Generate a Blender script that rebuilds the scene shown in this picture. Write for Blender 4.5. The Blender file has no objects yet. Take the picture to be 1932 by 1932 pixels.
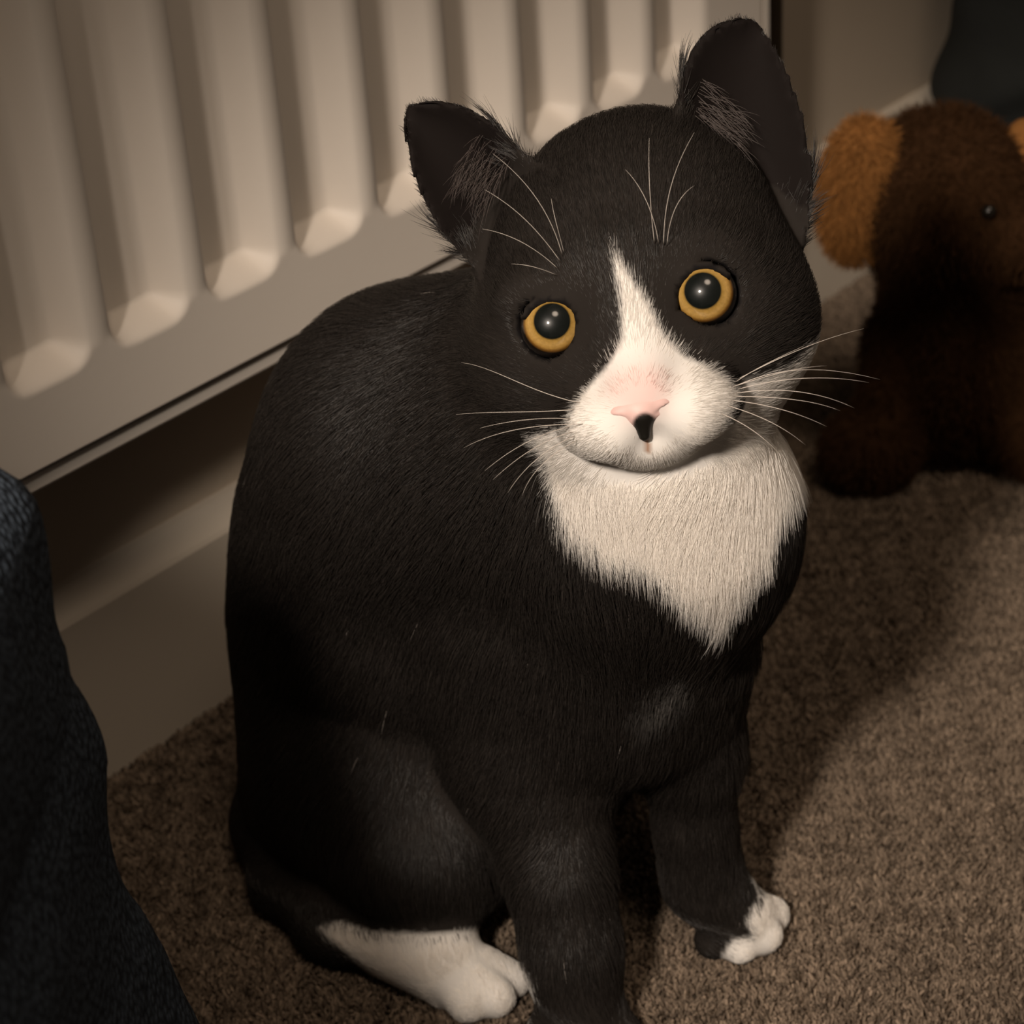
import bpy, bmesh, math, random
import numpy as np
from mathutils import Matrix, Vector

rng = np.random.default_rng(7)
random.seed(7)
scn = bpy.context.scene

# ------------------------------------------------------------------ camera
H = 0.65                                   # camera height above the carpet, metres
F_PX = 4000.0                              # focal length in pixels of the 1932 px frame
PITCH, ROLL = math.radians(29.8), math.radians(3.95)
FW = np.array([0, math.cos(PITCH), -math.sin(PITCH)])
_u0 = np.array([0, math.sin(PITCH), math.cos(PITCH)])
XR = math.cos(ROLL) * np.array([1., 0, 0]) - math.sin(ROLL) * _u0
UP = math.sin(ROLL) * np.array([1., 0, 0]) + math.cos(ROLL) * _u0
CAM = np.array([0, 0, H])

cd = bpy.data.cameras.new('camera')
cam = bpy.data.objects.new('camera', cd)
scn.collection.objects.link(cam)
cd.sensor_width = 36.0
cd.lens = F_PX / 1932.0 * 36.0
cd.clip_start = 0.01
R3 = Matrix(((XR[0], UP[0], -FW[0]), (XR[1], UP[1], -FW[1]), (XR[2], UP[2], -FW[2])))
cam.matrix_world = Matrix.Translation(CAM.tolist()) @ R3.to_4x4()
cd.dof.use_dof = True
cd.dof.focus_distance = 0.765
cd.dof.aperture_fstop = 14.0
scn.camera = cam

# ------------------------------------------------------------------ light and exposure
scn.view_settings.view_transform = 'Standard'
scn.view_settings.look = 'None'
scn.view_settings.exposure = 0.0
scn.view_settings.gamma = 1.0
scn.view_settings.use_curve_mapping = False

world = bpy.data.worlds.new('world'); scn.world = world
world.use_nodes = True
wb = world.node_tree.nodes['Background']
wb.inputs[0].default_value = (1.0, 0.78, 0.6, 1)
wb.inputs[1].default_value = 0.065

LAMP = Vector((-0.32, -0.18, 0.97))
ld = bpy.data.lights.new('key_lamp_light', 'SPOT')
ld.energy = 67.0
ld.color = (1.0, 0.86, 0.73)
ld.spot_size = math.radians(31.4)  # key lamp's cone, narrowed so that the frame's corners fall dark
ld.spot_blend = 0.72
ld.shadow_soft_size = 0.06
lamp = bpy.data.objects.new('key_lamp_light', ld)
scn.collection.objects.link(lamp)
lamp.location = LAMP
AIM = Vector((0.122, 0.80, 0.195))
lamp.rotation_euler = (AIM - LAMP).to_track_quat('-Z', 'Y').to_euler()

# added fill light, no fitting of the room: a soft pool over the carpet
l2 = bpy.data.lights.new('fill_light', 'SPOT')
l2.energy = 200.0
l2.color = (1.0, 0.80, 0.62)
l2.spot_size = math.radians(25)
l2.spot_blend = 1.0
l2.shadow_soft_size = 0.75
fill_obj = bpy.data.objects.new('fill_light', l2)
scn.collection.objects.link(fill_obj)
fill_obj.location = (0.55, 0.05, 2.0)
fill_obj.rotation_euler = (Vector((0.22, 0.85, 0.1)) - fill_obj.location).to_track_quat('-Z', 'Y').to_euler()


# ------------------------------------------------------------------ helpers
def ray(x, y):
    return FW + XR * (x - 966) / F_PX - UP * (y - 966) / F_PX


def W(x, y, Y):                                      # the point at distance Y that is seen at a pixel
    r = ray(x, y)
    return CAM + r * (Y / r[1])


def ground(x, y, z=0.0):
    r = ray(x, y)
    return CAM + r * ((z - H) / r[2])


def project(P):
    d = P - CAM
    z = d @ FW
    return 966 + F_PX * (d @ XR) / z, 966 - F_PX * (d @ UP) / z


def link(o, parent=None):
    scn.collection.objects.link(o)
    if parent is not None:
        o.parent = parent
        o.matrix_parent_inverse = Matrix.Translation(-Vector(parent.location))
    return o


def thing(name, label, cat, loc, group=None):
    o = bpy.data.objects.new(name, None)
    o.empty_display_size = 0.02
    o.location = loc
    scn.collection.objects.link(o)
    o['label'] = label; o['category'] = cat
    if group: o['group'] = group
    return o


def mesh_obj(name, verts, faces, mat, parent=None, smooth=True):
    me = bpy.data.meshes.new(name)
    me.from_pydata([tuple(map(float, v)) for v in verts], [], [tuple(map(int, f)) for f in faces])
    bm = bmesh.new(); bm.from_mesh(me); bmesh.ops.recalc_face_normals(bm, faces=bm.faces); bm.to_mesh(me); bm.free()
    me.update()
    if smooth:
        me.polygons.foreach_set('use_smooth', [True] * len(me.polygons))
    me.materials.append(mat)
    return link(bpy.data.objects.new(name, me), parent)


def np_mesh(name, V, Q, mat, parent=None):
    me = bpy.data.meshes.new(name)
    n, m = len(V), len(Q)
    me.vertices.add(n); me.vertices.foreach_set('co', V.astype('f').ravel())
    me.loops.add(4 * m); me.loops.foreach_set('vertex_index', Q.astype('i').ravel())
    me.polygons.add(m)
    me.polygons.foreach_set('loop_start', np.arange(0, 4 * m, 4, dtype='i'))
    me.update(calc_edges=True)
    me.validate()
    me.polygons.foreach_set('use_smooth', np.ones(len(me.polygons), dtype=bool))
    me.materials.append(mat)
    return link(bpy.data.objects.new(name, me), parent)


def hair_obj(name, P, R, mat, parent=None, color=None):
    """P (n,k,3) strand points, R (n,k) radii"""
    n, k, _ = P.shape
    c = bpy.data.hair_curves.new(name)
    c.add_curves([k] * n)
    c.attributes['position'].data.foreach_set('vector', P.astype('f').ravel())
    ra = c.attributes.get('radius') or c.attributes.new('radius', 'FLOAT', 'POINT')
    ra.data.foreach_set('value', R.astype('f').ravel())
    if color is not None:
        a = c.attributes.new('fur_color', 'FLOAT_COLOR', 'CURVE')
        a.data.foreach_set('color', np.c_[color, np.ones(n)].astype('f').ravel())
    c.materials.append(mat)
    return link(bpy.data.objects.new(name, c), parent)


class Nodes:
    def __init__(s, name):
        s.m = bpy.data.materials.new(name); s.m.use_nodes = True
        s.t = s.m.node_tree
        s.b = s.t.nodes['Principled BSDF']

    def n(s, typ, **kw):
        nd = s.t.nodes.new(typ)
        for k, v in kw.items():
            if k.startswith('i_'):
                nd.inputs[int(k[2:]) if k[2:].isdigit() else k[2:].replace('_', ' ')].default_value = v
            else:
                setattr(nd, k, v)
        return nd

    def l(s, a, b):
        s.t.links.new(a, b)


def plain(name, col, rough=0.5, spec=0.5, noise=0.0, scale=30.0, bump=0.0, bscale=200.0, **extra):
    """a principled material whose colour wanders a little, with a fine relief"""
    N = Nodes(name)
    N.b.inputs['Roughness'].default_value = rough
    N.b.inputs['Specular IOR Level'].default_value = spec
    N.b.inputs['Base Color'].default_value = (*col, 1)
    tc = N.n('ShaderNodeTexCoord')
    if noise:
        t = N.n('ShaderNodeTexNoise'); t.inputs['Scale'].default_value = scale
        t.inputs['Detail'].default_value = 4
        N.l(tc.outputs['Object'], t.inputs['Vector'])
        mx = N.n('ShaderNodeMix', data_type='RGBA')
        mx.inputs[6].default_value = (*[c * (1 - noise) for c in col], 1)
        mx.inputs[7].default_value = (*[min(1, c * (1 + noise)) for c in col], 1)
        N.l(t.outputs['Fac'], mx.inputs[0]); N.l(mx.outputs[2], N.b.inputs['Base Color'])
    if bump:
        t = N.n('ShaderNodeTexNoise'); t.inputs['Scale'].default_value = bscale
        t.inputs['Detail'].default_value = 3
        N.l(tc.outputs['Object'], t.inputs['Vector'])
        bp = N.n('ShaderNodeBump'); bp.inputs['Strength'].default_value = bump
        bp.inputs['Distance'].default_value = 0.002
        N.l(t.outputs['Fac'], bp.inputs['Height']); N.l(bp.outputs['Normal'], N.b.inputs['Normal'])
    for k, v in extra.items():
        N.b.inputs[k.replace('_', ' ')].default_value = v
    return N.m


def attr_mat(name, rough, spec, attr='fur_color'):
    N = Nodes(name)
    N.b.inputs['Roughness'].default_value = rough
    N.b.inputs['Specular IOR Level'].default_value = spec
    a = N.n('ShaderNodeAttribute'); a.attribute_name = attr
    N.l(a.outputs['Color'], N.b.inputs['Base Color'])
    return N.m


# ---- implicit surfaces
class Field:
    def __init__(s, lo, hi, h):
        s.lo, s.h = np.array(lo, float), h
        s.n = np.ceil((np.array(hi) - lo) / h).astype(int) + 1
        s.D = np.full(s.n, 0.05, dtype='f')

    def box(s, lo, hi):
        a = np.maximum(0, np.floor((np.array(lo) - s.lo) / s.h).astype(int))
        b = np.minimum(s.n, np.ceil((np.array(hi) - s.lo) / s.h).astype(int) + 1)
        sl = tuple(slice(i, j) for i, j in zip(a, b))
        g = [np.arange(i, j) * s.h + s.lo[k] for k, (i, j) in enumerate(zip(a, b))]
        return sl, np.meshgrid(*g, indexing='ij')

    def add(s, fn, lo, hi, k=0.012, sub=False):
        sl, (x, y, z) = s.box(np.array(lo) - 0.035, np.array(hi) + 0.035)
        if x.size == 0: return
        d = fn(x, y, z).astype('f'); a = s.D[sl]
        if sub:
            d = -d
            hh = np.clip(0.5 - 0.5 * (a - d) / k, 0, 1)
            s.D[sl] = a * (1 - hh) + d * hh + k * hh * (1 - hh)
        else:
            hh = np.clip(0.5 + 0.5 * (d - a) / k, 0, 1)
            s.D[sl] = d * (1 - hh) + a * hh - k * hh * (1 - hh)

    def ball(s, c, r, k=0.012, axes=None, sub=False):
        """ellipsoid with radii r along axes (rows)"""
        c = np.array(c, float); r = np.atleast_1d(np.array(r, float))
        if len(r) == 1: r = np.repeat(r, 3)
        A = np.eye(3) if axes is None else np.array(axes)

        def fn(x, y, z):
            q = [(x - c[0]) * A[i][0] + (y - c[1]) * A[i][1] + (z - c[2]) * A[i][2] for i in range(3)]
            k0 = np.sqrt(sum((q[i] / r[i]) ** 2 for i in range(3)))
            k1 = np.sqrt(sum((q[i] / r[i] ** 2) ** 2 for i in range(3))) + 1e-9
            return k0 * (k0 - 1) / k1
        m = r.max()
        s.add(fn, c - m, c + m, k, sub)

    def cone(s, a, ra, b, rb, k=0.012, sub=False):
        a, b = np.array(a, float), np.array(b, float)
        ab = b - a; L2 = ab @ ab

        def fn(x, y, z):
            t = np.clip(((x - a[0]) * ab[0] + (y - a[1]) * ab[1] + (z - a[2]) * ab[2]) / L2, 0, 1)
            return np.sqrt((x - a[0] - t * ab[0]) ** 2 + (y - a[1] - t * ab[1]) ** 2 + (z - a[2] - t * ab[2]) ** 2) - (ra + (rb - ra) * t)
        m = max(ra, rb)
        s.add(fn, np.minimum(a, b) - m, np.maximum(a, b) + m, k, sub)

    def chain(s, pts, k=0.012):
        for (a, ra), (b, rb) in zip(pts[:-1], pts[1:]):
            s.cone(a, ra, b, rb, k)

    def floor(s, z=0.0):
        zz = (np.arange(s.n[2]) * s.h + s.lo[2]).astype('f')
        s.D = np.maximum(s.D, (z - zz)[None, None, :])

    def sample(s, P):
        q = np.clip((P - s.lo) / s.h, 0, s.n - 1.001)
        i = q.astype(int); f = q - i
        out = 0
        for dx in (0, 1):
            for dy in (0, 1):
                for dz in (0, 1):
                    w = (f[:, 0] if dx else 1 - f[:, 0]) * (f[:, 1] if dy else 1 - f[:, 1]) * (f[:, 2] if dz else 1 - f[:, 2])
                    out = out + w * s.D[i[:, 0] + dx, i[:, 1] + dy, i[:, 2] + dz]
        return out

    def grad(s, P, e=None):
        e = e or s.h * 1.2
        g = np.stack([s.sample(P + np.eye(3)[k] * e) - s.sample(P - np.eye(3)[k] * e) for k in range(3)], 1)
        return g / (np.linalg.norm(g, axis=1, keepdims=True) + 1e-9)

    def mesh(s):
        D = s.D; S = D < 0
        nx, ny, nz = D.shape
        cnt = np.zeros((nx - 1, ny - 1, nz - 1), 'i1')
        offs = [(i, j, k) for i in (0, 1) for j in (0, 1) for k in (0, 1)]
        for i, j, k in offs:
            cnt += S[i:nx - 1 + i, j:ny - 1 + j, k:nz - 1 + k]
        act = (cnt > 0) & (cnt < 8)
        ci = np.argwhere(act)
        idx = np.full(act.shape, -1, 'i4'); idx[tuple(ci.T)] = np.arange(len(ci))
        acc = np.zeros((len(ci), 3)); num = np.zeros(len(ci))
        val = {o: D[ci[:, 0] + o[0], ci[:, 1] + o[1], ci[:, 2] + o[2]].astype(float) for o in offs}
        for o in offs:
            for ax in range(3):
                if o[ax] == 0:
                    p = list(o); p[ax] = 1; p = tuple(p)
                    a, b = val[o], val[p]
                    m = (a < 0) != (b < 0)
                    t = np.where(m, a / np.where(m, a - b, 1), 0)
                    q = np.array(o, float)[None].repeat(len(ci), 0); q[:, ax] += t
                    acc[m] += q[m]; num[m] += 1
        V = (ci + acc / num[:, None]) * s.h + s.lo
        quads = []
        for ax in range(3):
            a = [slice(1, -1)] * 3; a[ax] = slice(0, -1)
            b = list(a); b[ax] = slice(1, None)
            s0, s1 = S[tuple(a)], S[tuple(b)]
            e = np.argwhere(s0 != s1)
            flip = s0[tuple(e.T)]
            base = e.copy()
            for t in range(3):
                if t != ax: base[:, t] += 1
            u, v = [(1, 2), (2, 0), (0, 1)][ax]
            def cell(du, dv):
                c = base.copy(); c[:, u] -= du; c[:, v] -= dv
                return idx[c[:, 0], c[:, 1], c[:, 2]]
            q = np.stack([cell(1, 1), cell(0, 1), cell(0, 0), cell(1, 0)], 1)
            q[~flip] = q[~flip][:, ::-1]
            quads.append(q)
        Q = np.concatenate(quads); Q = Q[(Q >= 0).all(1)]
        for _ in range(2):                                    # pull the vertices onto the surface
            V = V - s.grad(V) * np.clip(s.sample(V), -s.h, s.h)[:, None] * 0.8
        return V, Q


def scatter(V, Q, density, dens_fn=None):
    """random points on quads: (points, quad index)"""
    a, b, c, d = (V[Q[:, i]] for i in range(4))
    A = 0.5 * np.linalg.norm(np.cross(c - a, d - b), axis=1)
    w = A * density
    if dens_fn is not None: w = w * dens_fn((a + b + c + d) / 4)
    n = rng.poisson(w)
    i = np.repeat(np.arange(len(Q)), n)
    u, v = rng.random(len(i))[:, None], rng.random(len(i))[:, None]
    return (a[i] * (1 - u) + b[i] * u) * (1 - v) + (d[i] * (1 - u) + c[i] * u) * v


def poly_sd(x, y, poly):
    """signed distance in pixels to a polygon, negative inside"""
    P = np.array(poly, float); n = len(P)
    d = np.full(x.shape, 1e18); ins = np.zeros(x.shape, bool)
    for i in range(n):
        ax, ay = P[i]; bx, by = P[(i + 1) % n]
        ex, ey = bx - ax, by - ay
        t = np.clip(((x - ax) * ex + (y - ay) * ey) / (ex * ex + ey * ey), 0, 1)
        d = np.minimum(d, (x - ax - t * ex) ** 2 + (y - ay - t * ey) ** 2)
        c = ((ay > y) != (by > y)) & (x < ex * (y - ay) / (ey if ey else 1e-9) + ax)
        ins ^= c
    d = np.sqrt(d)
    return np.where(ins, -d, d)


def vnoise(P, scale):
    """cheap smooth noise in -1..1"""
    p = P * scale
    return (np.sin(p[:, 0] * 1.7 + 1.3 * np.sin(p[:, 1] * 1.3 + 0.7)) + np.sin(p[:, 1] * 1.9 + 1.1 * np.sin(p[:, 2] * 1.5))
            + np.sin(p[:, 2] * 1.6 + 1.2 * np.sin(p[:, 0] * 1.1 + 2.1))) / 3


# ------------------------------------------------------------------ materials
M_WALL = plain('wall_paint', (0.50, 0.42, 0.33), 0.75, 0.25, 0.05, 8, 0.12, 260)
M_SKIRT = plain('skirting_gloss', (0.60, 0.53, 0.44), 0.42, 0.4, 0.04, 10, 0.05, 150)
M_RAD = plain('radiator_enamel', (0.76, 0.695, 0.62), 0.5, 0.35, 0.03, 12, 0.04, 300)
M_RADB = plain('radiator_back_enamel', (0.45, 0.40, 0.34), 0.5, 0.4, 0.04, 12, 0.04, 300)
M_STRIP = plain('brown_strip', (0.035, 0.024, 0.014), 0.5, 0.4, 0.2, 60)
M_CARPET = plain('carpet_backing', (0.13, 0.098, 0.07), 0.95, 0.1, 0.3, 300, 0.6, 500)

# ------------------------------------------------------------------ room: floor, wall, skirting
WP = np.array([-0.162, 0.976, 0.0])                   # a point at the foot of the wall
WA = np.array([0.6563, 0.7545, 0.0]); WA /= np.linalg.norm(WA)
WN = np.array([WA[1], -WA[0], 0.0])                   # into the room


def wp(s, o, z):
    return WP + WA * s + WN * o + np.array([0, 0, z])


def on_wall(px, py, o):
    r = ray(px, py); t = ((WP + WN * o - CAM) @ WN) / (r @ WN)
    P = CAM + r * t
    return (P - WP) @ WA, P[2]


def prism_along(name, prof, s0, s1, mat, parent=None, smooth=False):
    """profile [(offset, z)...] swept along the wall"""
    n = len(prof)
    v = [wp(s, o, z) for s in (s0, s1) for o, z in prof]
    f = [(i, (i + 1) % n, n + (i + 1) % n, n + i) for i in range(n)]
    f += [tuple(range(n))[::-1], tuple(range(n, 2 * n))]
    return mesh_obj(name, v, f, mat, parent, smooth)


S0, S1 = -1.0, 1.9
floor_pts = [wp(S0, -0.02, 0), wp(S1, -0.02, 0), wp(S1, 1.7, 0), wp(S0, 1.7, 0)]
fl = mesh_obj('floor', floor_pts + [p - np.array([0, 0, 0.03]) for p in floor_pts],
              [(3, 2, 1, 0), (4, 5, 6, 7), (0, 1, 5, 4), (1, 2, 6, 5), (2, 3, 7, 6), (3, 0, 4, 7)], M_CARPET, smooth=False)
fl['kind'] = 'structure'
w = prism_along('wall_left', [(0, 0.0), (0, 2.4), (-0.1, 2.4), (-0.1, 0.0)], S0, S1, M_WALL)
w['kind'] = 'structure'
b = prism_along('baseboard_left', [(0, 0), (0.018, 0), (0.018, 0.098), (0.0165, 0.1005), (0.006, 0.1095), (0.004, 0.1105), (0, 0.111)], S0, S1, M_SKIRT)
b['kind'] = 'structure'

# ------------------------------------------------------------------ radiator
RO = 0.065                                            # front face stands this far off the wall
Z_BOT = 0.2145; Z_TOP = 0.80
s_end = on_wall(1450, 25, RO)[0]
edges = [on_wall(x, y, RO)[0] for x, y in ((180, 690), (358, 605), (533, 515), (690, 435))]
PITCH_R = (edges[3] - edges[0]) / 3
first = edges[0] % PITCH_R
rad = thing('radiator', 'cream panel radiator with upright pressed flutes on the wall behind the cat', 'radiator', wp(0.1, RO * .5, Z_BOT).tolist())
s_beg = edges[0] - 6 * PITCH_R - 0.012
# pressed front sheet
sv = []
s = s_beg
k0 = int(math.floor((s_beg - edges[0]) / PITCH_R)); k1 = int(math.ceil((s_end - edges[0]) / PITCH_R)) + 1
LAND, RW, LW, DEP = 0.0110, 0.0112, 0.0085, 0.0160
rel = np.concatenate([np.linspace(0, RW, 7), np.linspace(RW, PITCH_R - LAND - LW, 7)[1:], np.linspace(PITCH_R - LAND - LW, PITCH_R - LAND, 6)[1:], np.linspace(PITCH_R - LAND, PITCH_R, 3)[1:-1]])
for k in range(k0, k1 + 1):
    sv += list(edges[0] + k * PITCH_R - rel)          # rel runs leftwards from the right lip of each flute
sv = np.array(sorted(x for x in sv if s_beg < x < s_end - 0.006))
sv = np.concatenate([[s_beg], sv, [s_end - 0.006]])
ZF0, ZF1 = 0.2505, Z_TOP - 0.04
zv = np.concatenate([[Z_BOT, Z_BOT + 0.0008, Z_BOT + 0.0016, ZF0 - 0.004], np.linspace(ZF0 - 0.002, ZF0 + 0.026, 22), np.linspace(ZF0 + 0.03, ZF1 - 0.03, 12), np.linspace(ZF1 - 0.026, ZF1, 14), [Z_TOP - 0.002, Z_TOP]])
SS, ZZ = np.meshgrid(sv, zv, indexing='ij')
kk = np.ceil((SS - edges[0]) / PITCH_R - 1e-9)
x = edges[0] + kk * PITCH_R - SS                      # distance left of the flute's right lip
wd = PITCH_R - LAND
ok = (x >= -1e-9) & (x <= wd)
ramp = lambda t, n: np.clip(t / n, 0, 1)
sm = lambda t: t * t * (3 - 2 * t)
cx, cz = wd / 2, (ZF0 + ZF1) / 2
rr = 0.013
qx = np.abs(x - cx) - (cx - rr); qz = np.abs(ZZ - cz) - ((ZF1 - ZF0) / 2 - rr)
sd = np.hypot(np.maximum(qx, 0), np.maximum(qz, 0)) + np.minimum(np.maximum(qx, qz), 0) - rr
dd = np.where(ok, DEP * (0.35 * sm(ramp(-sd, RW)) + 0.65 * ramp(-sd, RW)), 0)
valid = (edges[0] + kk * PITCH_R < s_end - 0.01) & (edges[0] + kk * PITCH_R - wd > s_beg)
dd = np.where(valid, dd, 0)
nS, nZ = SS.shape
V = (WP[None, None] + WA * SS[..., None] + WN * (RO - dd)[..., None] + np.array([0, 0, 1.]) * ZZ[..., None]).reshape(-1, 3)
ii, jj = np.meshgrid(np.arange(nS - 1), np.arange(nZ - 1), indexing='ij')
a = (ii * nZ + jj).ravel()
Qd = np.stack([a, a + nZ, a + nZ + 1, a + 1], 1)
fp = np_mesh('front_panel', V, Qd, M_RAD, rad)
fp.data.polygons.foreach_set('use_smooth', np.ones(len(fp.data.polygons), dtype=bool))
md = fp.modifiers.new('thick', 'SOLIDIFY'); md.thickness = 0.0015; md.offset = -1
# rolled seam below the band, back panel, end and top
prism_along('seam', [(RO - 0.020, Z_BOT - 0.0115), (RO - 0.0055, Z_BOT - 0.0125), (RO - 0.0045, Z_BOT - 0.011), (RO - 0.0045, Z_BOT - 0.004), (RO - 0.009, Z_BOT - 0.002), (RO - 0.020, Z_BOT - 0.002)], s_beg, s_end - 0.006, M_RAD, rad)
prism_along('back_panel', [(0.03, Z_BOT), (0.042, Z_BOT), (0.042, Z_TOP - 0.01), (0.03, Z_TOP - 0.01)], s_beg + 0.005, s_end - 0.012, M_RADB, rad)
prism_along('top_grille', [(0.03, Z_TOP - 0.012), (RO - 0.002, Z_TOP - 0.012), (RO, Z_TOP), (RO - 0.002, Z_TOP + 0.004), (0.03, Z_TOP + 0.004)], s_beg, s_end, M_RAD, rad)
prism_along('side_panel', [(0.028, Z_BOT + 0.004), (RO - 0.001, Z_BOT + 0.004), (RO + 0.0005, Z_BOT + 0.006), (RO + 0.0005, Z_TOP), (0.028, Z_TOP)], s_end - 0.006, s_end, M_RAD, rad)
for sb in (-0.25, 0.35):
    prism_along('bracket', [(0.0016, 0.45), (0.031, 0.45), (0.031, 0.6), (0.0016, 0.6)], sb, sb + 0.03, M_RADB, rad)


def tube(name, pts, r, mat, parent=None, n=12, taper=None):
    P = np.array(pts, float); T = np.gradient(P, axis=0); T /= np.linalg.norm(T, axis=1, keepdims=True)
    ref = np.array([0.3, 0.5, 0.81]); v = []
    for i, (p, t) in enumerate(zip(P, T)):
        a = np.cross(t, ref); a /= np.linalg.norm(a); b2 = np.cross(t, a)
        q = r if taper is None else r * taper[i]
        v += [p + q * (math.cos(2 * math.pi * k / n) * a + math.sin(2 * math.pi * k / n) * b2) for k in range(n)]
    f = [(i * n + k, i * n + (k + 1) % n, (i + 1) * n + (k + 1) % n, (i + 1) * n + k) for i in range(len(P) - 1) for k in range(n)]
    f += [tuple(range(n))[::-1], tuple(range((len(P) - 1) * n, len(P) * n))]
    return mesh_obj(name, v, f, mat, parent)


s_p = on_wall(1461, 25, 0.045)[0]
pp = tube('end_strip', [wp(s_p, 0.045, z) for z in (0.002, 0.1, 0.3, 0.5, 0.7, 0.79)], 0.0052, M_STRIP, rad)  # narrow dark brown upright just past the radiator's end
pp['label'] = 'dark brown upright strip at the end of the radiator'

# ------------------------------------------------------------------ carpet pile
def carpet():
    M_YARN = attr_mat('carpet_yarn', 0.9, 0.15)
    base = np.array([0.185, 0.140, 0.102])

    def tufts(pitch, s0, s1, o1, thick, reps, near):
        s_, o_ = np.meshgrid(np.arange(s0, s1, pitch), np.arange(0.020, o1, pitch), indexing='ij')
        P = WP + WA * s_.reshape(-1, 1) + WN * o_.reshape(-1, 1)
        P = P + np.c_[rng.normal(0, pitch * .3, (len(P), 2)), np.zeros(len(P))]
        x, y = project(P)
        dpt = (P - CAM) @ FW
        seen = (x > -260) & (x < 2200) & (y < 2250) & (dpt > 0.3)
        P = P[seen] if near else P[~seen]
        P = np.repeat(P, reps, 0) + np.c_[rng.normal(0, pitch * .28, (reps * len(P), 2)), np.zeros(reps * len(P))]
        n = len(P)
        L = rng.uniform(0.003, 0.0048, n)
        lean = rng.normal(0, 0.26, (n, 2)) + np.c_[vnoise(P, 160), vnoise(P + 3, 190)] * 0.3
        X = np.stack([P + np.c_[lean * L[:, None] * q ** 1.5, L * (q - 0.12 * q * q)] for q in (0, 0.5, 1.0)], 1)
        Rr = np.outer(np.ones(n), [0.0006, 0.00078, 0.00060]) * thick * rng.uniform(0.75, 1.2, n)[:, None]
        br = (1 + 0.28 * rng.normal(0, 1, n).clip(-2, 2) + 0.12 * vnoise(P, 45)).clip(0.35, 1.9)
        hair_obj('carpet_pile', X, Rr, M_YARN, fl, base * br[:, None])['kind'] = 'stuff'
    tufts(0.0021, -0.30, 0.85, 0.62, 1.0, 2, True)         # fine pile in front of the camera
    tufts(0.0038, -0.95, 1.60, 1.30, 2.1, 1, False)        # coarser beyond it
carpet()

# ------------------------------------------------------------------ the cat
YH = 0.685
ORG = W(1185, 585, YH)
EW = -ray(1185, 585); EW /= np.linalg.norm(EW)
cr, sr = math.cos(math.radians(11.7)), math.sin(math.radians(11.7))
EU = XR * cr + UP * sr
EU -= EW * (EU @ EW); EU /= np.linalg.norm(EU)
EV = np.cross(EW, EU)
SP = float((ORG - CAM) @ FW) / F_PX                   # metres per pixel at the face
AX = np.array([EU, EV, EW])


def hp(u, v, w):
    return ORG + (EU * u + EV * v + EW * w) * SP


def hpx(px, py, w):                                   # head point seen at a pixel, w pixels in front of the eyes' plane
    r = ray(px, py)
    P0 = ORG + EW * w * SP
    return CAM + r * (((P0 - CAM) @ EW) / (r @ EW))


cat_root = thing('cat', 'black and white tuxedo cat with amber eyes sitting on the carpet', 'cat', (0.0, 0.75, 0.0))

FC = Field((-0.20, 0.60, -0.006), (0.20, 0.94, 0.47), 0.0021)
# torso: haunches, back, shoulders, neck
C_R = W(728, 1440, 0.845); C_M = W(752, 1130, 0.825); C_S = W(815, 850, 0.795); C_N = W(1060, 760, 0.765)
FC.chain([(C_R, 0.066), (W(742, 1290, 0.838), 0.0665), (C_M, 0.0695), (W(768, 975, 0.812), 0.066), (C_S, 0.0605), (C_N, 0.055)], 0.03)
FC.cone(C_N, 0.055, hp(30, 0, -270), 0.050, 0.03)
# chest and belly
C_C = W(1205, 1000, 0.735); C_L = W(1150, 1255, 0.740)
FC.cone(C_S, 0.060, C_C, 0.055, 0.03)
FC.cone(C_C, 0.0555, C_L, 0.043, 0.03)
FC.cone(W(800, 1130, 0.81), 0.060, C_L, 0.043, 0.03)
FC.ball(W(900, 1420, 0.80), (0.055, 0.06, 0.07), 0.03)
FC.cone(hp(20, -130, -160), 0.034, W(1255, 950, 0.705), 0.042, 0.03)
# right thigh, shank and white hind foot
FC.ball(W(705, 1430, 0.80), (0.060, 0.062, 0.078), 0.012)
FC.cone(W(672, 1520, 0.815), 0.050, W(700, 1610, 0.80), 0.044, 0.02)
FC.cone(W(620, 1540, 0.83), 0.036, W(640, 1640, 0.81), 0.030, 0.02)
FC.cone(W(760, 1440, 0.785), 0.052, W(800, 1590, 0.755), 0.043, 0.02)
heel = ground(640, 1742, 0.016); toe = ground(893, 1832, 0.017)
FC.cone(W(700, 1620, 0.80), 0.035, heel, 0.019, 0.015)
FC.cone(heel, 0.015, toe * 0.75 + heel * 0.25, 0.019, 0.012)
for px, py, q in ((838, 1866, .0090), (884, 1888, .0100), (932, 1880, .0098), (966, 1850, .0085)):
    a = ground(px, py, q * 0.9)
    FC.cone(toe * 0.7 + heel * 0.3 + np.array([0, 0, .004]), 0.0135, a, q, 0.002)
# far hind leg tucked behind
FC.ball(W(1010, 1440, 0.855), (0.05, 0.05, 0.06), 0.02)
# near (right) foreleg
FC.chain([(W(1020, 1180, 0.745), 0.044), (W(1010, 1440, 0.728), 0.030), (W(1055, 1640, 0.702), 0.0185), (W(1078, 1790, 0.687), 0.0165), (ground(1098, 1905, 0.017), 0.0175)], 0.02)
for px, py in ((1030, 1948), (1078, 1972), (1130, 1972), (1172, 1945)):
    FC.cone(ground(1100, 1900, 0.014), 0.014, ground(px, py, 0.009), 0.0088, 0.006)
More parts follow.
